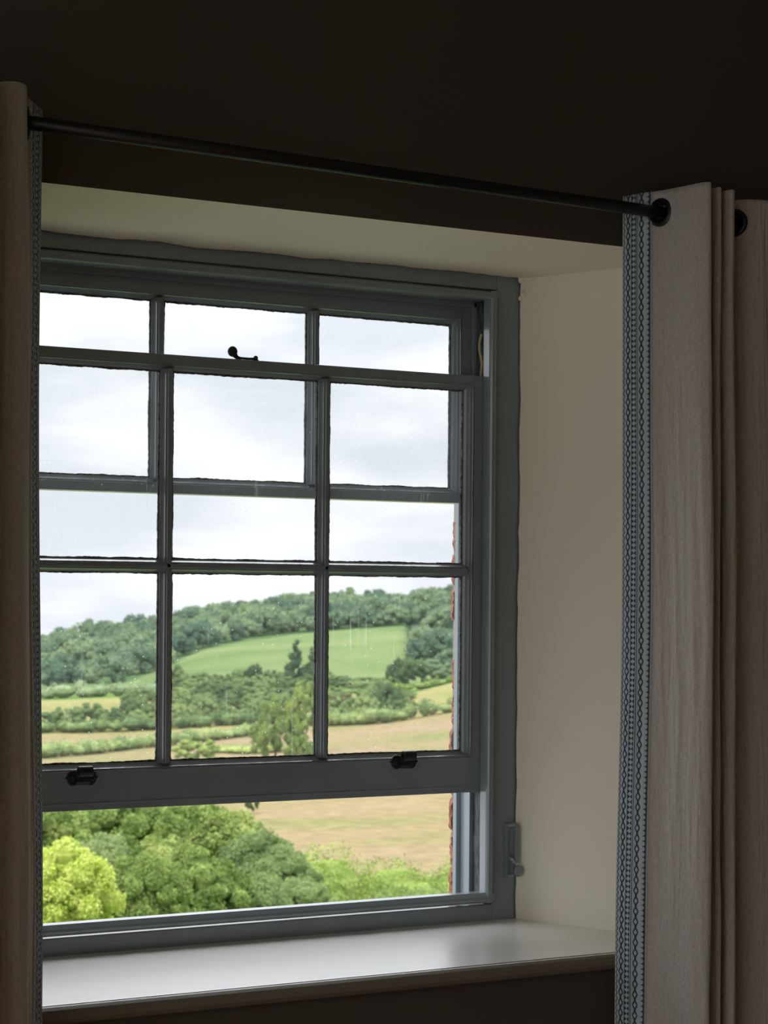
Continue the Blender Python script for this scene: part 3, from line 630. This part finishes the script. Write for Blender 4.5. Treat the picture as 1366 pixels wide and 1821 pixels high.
def crown_mesh(name, rx, rz, nblob, nleaf, leaf, seed, flat=.85, core=True, shape='round', elong=1.0):
    """leaf quads folded along the rib, on lobes that cover an ellipsoid; origin at the base of the crown"""
    g = np.random.RandomState(seed); C = []; R = []
    for i in range(nblob):
        ph = math.acos(1 - 1.75 * (i + .5) / nblob); th = i * 2.39996 + g.uniform(-.3, .3); q = g.uniform(.55, .80)
        if shape == 'cone':
            h = (i + .5) / nblob; w = (1 - h) * .85 + .12; C.append((rx * w * .55 * math.cos(th), rx * w * .55 * math.sin(th), rz * (2 * h))); R.append(rx * (.5 * w + .1))
        else:
            q = q if nblob < 30 else g.uniform(.55, .98); C.append((elong * rx * q * math.sin(ph) * math.cos(th), rx * q * math.sin(ph) * math.sin(th), rz + rz * q * math.cos(ph))); R.append(rx * (g.uniform(.30, .50) if nblob < 30 else g.uniform(.15, .33)))
    C = np.array(C); R = np.array(R); pr = R ** 2 / np.sum(R ** 2); b = g.choice(nblob, nleaf, p=pr)
    d = g.normal(size=(nleaf, 3)); d /= np.linalg.norm(d, axis=1)[:, None]
    out = C[b] - np.array([0, 0, rz * .8]); out /= np.linalg.norm(out, axis=1)[:, None] + 1e-6
    d = d + out * .9 + np.array([0, 0, .25]); d /= np.linalg.norm(d, axis=1)[:, None]
    sub = 1 + .16 * np.sin(d[:, 0] * 9 + b) * np.sin(d[:, 1] * 8 + 2 * b) * np.sin(d[:, 2] * 9)
    p = C[b] + d * (R[b] * sub * g.uniform(.80, 1.10, nleaf))[:, None] * np.array([1, 1, flat])
    nn = d + g.normal(size=(nleaf, 3)) * (1.0 if nblob > 60 else .65); nn /= np.linalg.norm(nn, axis=1)[:, None]
    a = np.cross(nn, g.normal(size=(nleaf, 3))); a /= np.linalg.norm(a, axis=1)[:, None]; c = np.cross(nn, a)
    s = (leaf * g.uniform(.7, 1.3, nleaf))[:, None]
    V = np.stack([p - a * s * .5, p + c * s * .32 - nn * s * .08, p + a * s * .5, p - c * s * .32 - nn * s * .08], 1).reshape(-1, 3)
    F = [(4 * i, 4 * i + 1, 4 * i + 2, 4 * i + 3) for i in range(nleaf)]
    V = [tuple(x) for x in V]
    if core:
        for (x, y, z), r in zip(C, R):
            n0 = len(V); k = 8; V.append((x, y, z - r * .74 * flat))
            for i in range(1, 4):
                aa = math.pi * i / 4
                V += [(x + r * .74 * math.sin(aa) * math.cos(2 * math.pi * j / k), y + r * .74 * math.sin(aa) * math.sin(2 * math.pi * j / k), z - r * .74 * flat * math.cos(aa)) for j in range(k)]
            V.append((x, y, z + r * .74 * flat))
            for j in range(k):
                j2 = (j + 1) % k; F.append((n0, n0 + 1 + j2, n0 + 1 + j)); F.append((n0 + 1 + 2 * k + j, n0 + 1 + 2 * k + j2, n0 + 1 + 3 * k))
                for i in range(2): F.append((n0 + 1 + i * k + j, n0 + 1 + i * k + j2, n0 + 1 + (i + 1) * k + j2, n0 + 1 + (i + 1) * k + j))
    me = bpy.data.meshes.new(name); me.from_pydata(V, [], F); me.update(); return me
def trunk_mesh(h, r, seed):
    g = random.Random(seed); b = MB(); top = Vector((g.uniform(-.2, .2), g.uniform(-.2, .2), h))
    b.tube([(0, 0, -.8), (0, 0, h * .5), top], [r * 1.3, r, r * .6], 7)
    for k in range(4):
        a = k * 1.7; b.tube([(0, 0, h * .55), (math.cos(a) * h * .18, math.sin(a) * h * .18, h * .8), (math.cos(a) * h * .3, math.sin(a) * h * .3, h * 1.15)], [r * .55, r * .4, r * .15], 5)
    return b.mesh('trunk')
far_meshes = [crown_mesh('wood_crown', 1.0, .72, 12, 560, .17, 40 + i, elong=1.1) for i in range(5)]
mid_meshes = [crown_mesh('tree_crown', 1.0, .80, 34, 2600, .095, 60 + i) for i in range(4)]
cone_mesh = crown_mesh('conifer_crown', 1.0, 1.35, 14, 1400, .13, 77, shape='cone')
tm = trunk_mesh(1.0, .06, 3)
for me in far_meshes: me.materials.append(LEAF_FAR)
def place(name, me, p, sx, sz, rot, mat=None):
    o = bpy.data.objects.new(name, me); SC.collection.objects.link(o); o.location = p; o.scale = (sx, sx, sz); o.rotation_euler = (0, 0, rot); return o
# the wood on the ridge, tree by tree
rw = random.Random(8); cnt = 0; seenw = {}
ORD = ['first', 'second', 'third', 'fourth', 'fifth', 'sixth', 'seventh', 'eighth', 'ninth', 'tenth', 'eleventh', 'twelfth', 'thirteenth', 'fourteenth', 'fifteenth', 'sixteenth']
def wood(u0, u1, rows, step, label, group, tmin=0.0, tmax=1.0):
    global cnt
    for k in range(rows):
        tt = tmin + (tmax - tmin) * (k + .5) / rows; u = u0 + rw.uniform(0, step)
        while u < u1:
            re = interp(u, rE) + 6; r = re + (955 - re) * min(1.0, max(0.0, tt + rw.uniform(-.03, .03)))
            s = rw.uniform(4.6, 7.6) * (1.0 if r > 650 else .85)
            o = place('tree', rw.choice(far_meshes), land(u, r, -.6), s, s * rw.uniform(.85, 1.15), rw.uniform(0, 6.28)); cnt += 1
            where = 'on the skyline' if k == rows - 1 else ('at the lower edge' if k == 0 else 'in the middle')
            pane = 'left' if u < 290 else ('middle' if u < 575 else 'right')
            key = (group, k, pane); seenw[key] = seenw.get(key, 0) + 1
            row = '%s row up' % ORD[k] if k < rows - 1 else 'top row on skyline'
            tag(o, label % (row, ORD[seenw[key] - 1], pane), 'tree', group % (where, pane))
            u += step * rw.uniform(.75, 1.25) * 720 / r
wood(60, 722, 8, 30, 'leafy far wood tree, %s, %s from left in %s pane', 'far wood trees %s, %s pane')
wood(735, 830, 7, 26, 'tree right of the green field, %s, %s from left, %s pane', 'trees right of the green field %s, %s pane')
print('WOOD TREES', cnt)
# the same wood beyond the part the photograph shows, one mesh
jv, jf = [], []
for (a, b_) in ((-420, 50), (850, 1250)):
    for k in range(7):
        u = a
        while u < b_:
            re = interp(u, rE); r = re + (950 - re) * (k + .5) / 7; p = land(u, r, -.6); s = rw.uniform(5.5, 8); n0 = len(jv)
            bm_ = far_meshes[0]
            ico = [(math.sin(x) * math.cos(y), math.sin(x) * math.sin(y), .75 - .75 * math.cos(x)) for x in (.35, .9, 1.5, 2.1, 2.75) for y in (2 * math.pi * j / 9 for j in range(9))]
            jv += [(p.x + s * x * (1 + .2 * math.sin(5 * y + k)), p.y + s * y * (1 + .2 * math.cos(7 * x)), p.z + s * z * (1 + .12 * math.sin(9 * x + u))) for x, y, z in ico]
            for i in range(4):
                for j in range(9): jf.append((n0 + i * 9 + j, n0 + i * 9 + (j + 1) % 9, n0 + (i + 1) * 9 + (j + 1) % 9, n0 + (i + 1) * 9 + j))
            jf.append(tuple(n0 + 36 + j for j in range(9)))
            u += 40 * rw.uniform(.8, 1.2)
me = bpy.data.meshes.new('woodland'); me.from_pydata(jv, [], jf); me.update()
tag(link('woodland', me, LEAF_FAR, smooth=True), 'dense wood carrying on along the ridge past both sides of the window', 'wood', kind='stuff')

def tree(u, r, w, h, label, mat=LEAF_MID, group=None, mesh=None, name='tree', v_top=None, trunk=True, dz=0):
    """w crown radius in metres, h height of the whole tree"""
    p = land(u, r, dz)
    e = empty(name, p); tag(e, label, 'tree' if name == 'tree' else 'shrub', group)
    me = (mesh or rw.choice(mid_meshes)); key = me.name + mat.name
    if key not in _var:
        m2 = me.copy(); m2.materials.clear(); m2.materials.append(mat); _var[key] = m2
    o = bpy.data.objects.new('foliage', _var[key]); SC.collection.objects.link(o); o.parent = e; o['kind'] = 'stuff'
    base = h * (.05 if 'near' in me.name else -.08) if trunk else -.1 * h; H = (h - base) / (2 * (1.35 if mesh is cone_mesh else .86))
    cap = w * (1.15 if 'near' in me.name else 1.8)
    if mesh is not cone_mesh and H > cap:
        H = cap; base = h - 2 * .86 * H
    o.location = (0, 0, base); o.scale = (w, w, H); o.rotation_euler = (0, 0, rw.uniform(0, 6.28))
    if trunk:
        t = bpy.data.objects.new('trunk', tm); SC.collection.objects.link(t); t.parent = e; t.scale = (h * .3, h * .3, max(h * .36, (base + H * .6) / 1.15))
    return e
_var = {}; tm.materials.append(BARK)
def px(r, n): return n * r / FP             # metres spanned by n pixels at depth r
G1 = 'trees along the valley hedge'
# belt of trees across the valley floor, left to right: (u, depth, half width px, top v, base v approx)
belt = [(80, 355, 34, 1262), (125, 350, 32, 1254), (165, 352, 36, 1250), (205, 356, 30, 1258), (243, 362, 26, 1236), (250, 348, 28, 1262), (290, 352, 26, 1262), (325, 350, 28, 1248), (365, 355, 28, 1236), (400, 352, 26, 1252), (432, 350, 24, 1258), (465, 356, 24, 1240),
        (600, 352, 24, 1256), (625, 358, 26, 1240), (655, 352, 26, 1234), (690, 356, 28, 1208), (705, 350, 22, 1240), (668, 364, 22, 1214), (728, 352, 16, 1250)]
def top_h(u, r, v): return max(2.0, EYE.z + r * ray(u, v).z - ground_z(u, r))
belt.sort(key=lambda q: q[0]); seen = {}
for u, r, hw, vt in belt:
    pane = 'left' if u < 290 else ('middle' if u < 575 else 'right'); k = seen.get(pane, 0); seen[pane] = k + 1
    tree(u, r, px(r, hw * .92), top_h(u, r, vt), '%s tree from the left in the valley belt seen through the %s pane' % (ORD[k], pane), group=G1)
seent = {}
for i in range(46):
    u = 232 + i * 10.8 + rw.uniform(-5, 5); k = i % 4; r = (375, 400, 432, 462)[k]; vt = (1232, 1216, 1200, 1190)[k] + rw.uniform(-9, 9) + (14 if u > 600 else 0) + (16 if u < 290 else 0)
    row = ('front', 'second', 'third', 'back')[k]; pane = 'left' if u < 290 else ('middle' if u < 575 else 'right')
    tree(u, r, px(r, rw.uniform(21, 31)), top_h(u, r, vt), 'leafy thicket tree below green field, %s row, %s from left in %s pane' % (row, ORD[seent.setdefault((row, pane), -1) + 1], pane), group='thicket trees, %s row, %s pane' % (row, pane)); seent[(row, pane)] += 1
# thick hedge under the wood on the left
for i, (u, vt) in enumerate(((140, 1222), (165, 1218), (190, 1216), (215, 1218), (238, 1222))):
    tree(u, 452, px(452, 20), top_h(u, 452, vt), '%s low tree from the left in the hedge between left hay field and wood' % ORD[i], group='trees in the hedge above the left hay field', trunk=False)
# the ones that stand out
tree(527, 440, px(440, 30), top_h(527, 440, 1140), 'tall dark conifer rising in front of the green hill field', LEAF_DARK, mesh=cone_mesh)
tree(556, 445, px(445, 20), top_h(556, 445, 1152), 'dark narrow conifer right behind the tall one, half hidden by the window bar', LEAF_DARK, mesh=cone_mesh)
tree(453, 455, px(455, 15), top_h(453, 455, 1178), 'small dark domed tree against the middle of the green hill field', LEAF_DARK)
tree(492, 235, px(235, 44), top_h(492, 235, 1236), 'tall pale green tree standing in the hay field in the middle pane', LEAF_NEAR)
tree(543, 262, px(262, 34), top_h(543, 262, 1212), 'yellow-green tree against the right bar of the middle pane', LEAF_NEAR)
tree(538, 228, px(228, 22), top_h(538, 228, 1302), 'low round bush right of the tall tree in the hay field', LEAF_NEAR, name='shrub', trunk=False)
tree(350, 240, px(240, 42), top_h(350, 240, 1312), 'wide light green bush in the hay field behind the bottom rail', LEAF_NEAR, name='shrub', trunk=False)
tree(728, 470, px(470, 34), top_h(728, 470, 1166), 'pale grey-green tree at the right end of the green hill field', LEAF_MID)
tree(706, 462, px(462, 18), top_h(706, 462, 1168), 'slim darker tree left of the pale one at the end of the green field', LEAF_DARK)
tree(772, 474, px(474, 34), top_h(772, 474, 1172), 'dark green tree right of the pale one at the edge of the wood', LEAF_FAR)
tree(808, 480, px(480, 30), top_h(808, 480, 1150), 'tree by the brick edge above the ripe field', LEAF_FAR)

def hedge(pts, hgt, wid, label, mat, leaf, dens, seed, name='hedge'):
    """pts: (u, depth) along the hedge"""
    g = np.random.RandomState(seed); P3 = [land(u, r) for u, r in pts]; V = []; F = []
    tot = sum((P3[i + 1] - P3[i]).length for i in range(len(P3) - 1)); n = int(tot * dens); o0 = P3[0]
    cum = np.concatenate([[0], np.cumsum([(P3[i + 1] - P3[i]).length for i in range(len(P3) - 1)])]); A = np.array([tuple(p) for p in P3])
    step = wid * .55; m_ = int(tot / step) + 1
    for i in range(m_):
        t = tot * i / max(1, m_ - 1); c = np.array([np.interp(t, cum, A[:, k]) for k in range(3)]); r = wid * g.uniform(.36, .72); hh = hgt * g.uniform(.7, 1.25); c = c + np.array([g.normal() * wid * .12, g.normal() * wid * .12, 0]); n0 = len(V); k = 8
        for a in (.2, .8, 1.4, 2.0, 2.6):
            V += [tuple(c + np.array([r * .74 * math.sin(a) * math.cos(2 * math.pi * j / k), r * .74 * math.sin(a) * math.sin(2 * math.pi * j / k), hh * .42 - hh * .40 * math.cos(a)])) for j in range(k)]
        for q in range(4):
            for j in range(k): F.append((n0 + q * k + j, n0 + q * k + (j + 1) % k, n0 + (q + 1) * k + (j + 1) % k, n0 + (q + 1) * k + j))
        F.append(tuple(n0 + 32 + j for j in range(k)))
        nl = int(n / m_); d = g.normal(size=(nl, 3)); d[:, 2] = np.abs(d[:, 2]) * .9 - .25; d /= np.linalg.norm(d, axis=1)[:, None]
        p = c + d * np.array([r, r, hh * .5]) * (g.uniform(.8, 1.05, (nl, 1)) * (1 + .12 * np.sin(d[:, :1] * 7 + i) * np.cos(d[:, 1:2] * 6 + i))) + np.array([0, 0, hh * .46]); nn = d + g.normal(size=(nl, 3)) * .4; nn /= np.linalg.norm(nn, axis=1)[:, None]
        a = np.cross(nn, g.normal(size=(nl, 3))); a /= np.linalg.norm(a, axis=1)[:, None]; cc = np.cross(nn, a); s = leaf * g.uniform(.7, 1.3, (nl, 1))
        Q = np.stack([p - a * s * .5, p + cc * s * .33, p + a * s * .5, p - cc * s * .33], 1).reshape(-1, 3); n0 = len(V); V += [tuple(x) for x in Q]; F += [(n0 + 4 * i2, n0 + 4 * i2 + 1, n0 + 4 * i2 + 2, n0 + 4 * i2 + 3) for i2 in range(nl)]
    me = bpy.data.meshes.new(name); me.from_pydata(V, [], F); me.update(); me.transform(Matrix.Translation(-o0)); o = link(name, me, mat); o.location = o0
    return tag(o, label, 'hedge')
hedge([(560, 344), (640, 342), (700, 341), (760, 340), (835, 339), (900, 338)], 2.9, 3.4, 'dark hedge climbing to the right between hay field and ripe field', LEAF_MID, .45, 60, 4)
hedge([(700, 424), (760, 424), (850, 424)], 1.8, 3.4, 'bright green bank along the top of the ripe field', LEAF_NEAR, .5, 45, 5)
hedge([(-60, 243), (60, 246), (150, 258), (220, 272), (300, 286), (380, 300), (460, 316)], 2.0, 2.4, 'thin hedge crossing the left hay field in the valley', LEAF_MID, .35, 70, 6)
hedge([(395, 262), (440, 258), (500, 262)], 1.2, 2.6, 'low green bank behind the tall tree in the hay field', LEAF_NEAR, .35, 70, 16)
hedge([(520, 57), (600, 60), (680, 62), (760, 64), (860, 67), (960, 70)], 2.6, 2.6, 'bright green hedge along the foot of the near hay field', LEAF_HEDGE, .095, 1500, 7)
hedge([(560, 50), (650, 52), (760, 54), (880, 57)], 1.7, 2.6, 'lower darker hedge in front of the bright one below the window', LEAF_MID, .09, 1300, 8)

hedge([(50, 347), (150, 346), (300, 346), (440, 346), (590, 347), (700, 345)], 2.6, 4.0, 'low dark undergrowth along the foot of the valley tree belt', LEAF_MID, .5, 60, 9)
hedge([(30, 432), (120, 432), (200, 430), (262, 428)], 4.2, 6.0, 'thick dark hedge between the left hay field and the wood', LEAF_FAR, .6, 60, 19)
# garden trees close below the window
near_meshes = [crown_mesh('near_crown', 1.0, .85, 75, 17000, .062, 90 + i) for i in range(3)]
def near(u, r, hwpx, vt, label, mat, k, name='tree'):
    return tree(u, r, px(r, hwpx), top_h(u, r, vt), label, mat, mesh=near_meshes[k], name=name, trunk=True)
near(118, 26, 92, 1512, 'lime green rounded shrub nearest the window at lower left', LEAF_LIME, 0, 'shrub')
near(62, 38, 110, 1424, 'big leafy tree behind the lime green shrub beside the left curtain', LEAF_NEAR, 1)
near(215, 41, 105, 1416, 'broad leafy tree in the middle of the garden trees below the sash', LEAF_NEAR, 2)
near(340, 44, 100, 1424, 'light green tree with its top behind the bottom rail, right of the broad one', LEAF_NEAR, 0)
near(412, 47, 66, 1446, 'pale tree at the top right of the garden trees, beside the hay field', LEAF_NEAR, 1)
near(455, 43, 72, 1482, 'grey-green tree at the right of the garden trees, in front of the hay field', LEAF_MID, 2)
near(512, 40, 62, 1518, 'rounded tree sloping down to the bright hedge', LEAF_MID, 0)
near(248, 30, 85, 1526, 'green shrub right of the lime green one', LEAF_NEAR, 1, 'shrub')
near(365, 33, 88, 1530, 'yellow-green shrub low in the middle of the open gap', LEAF_NEAR, 0, 'shrub')
near(462, 34, 70, 1562, 'dark green shrub above the window bead in front of the grey-green tree', LEAF_MID, 2, 'shrub')
near(545, 36, 60, 1566, 'low dark shrub where the hedge meets the garden trees', LEAF_MID, 1, 'shrub')
near(180, 35, 70, 1490, 'mid-green tree just above the gap between the two front shrubs', LEAF_MID, 2)
near(300, 36, 70, 1492, 'mid-green tree behind the yellow-green shrub', LEAF_NEAR, 1)
near(-60, 28, 100, 1470, 'green tree mostly hidden behind the left curtain', LEAF_NEAR, 2)
tree(452, 150, px(150, 13), top_h(452, 150, 1424), 'small dark bush under the sash at the left corner of the hay field', LEAF_DARK, name='shrub', trunk=False)
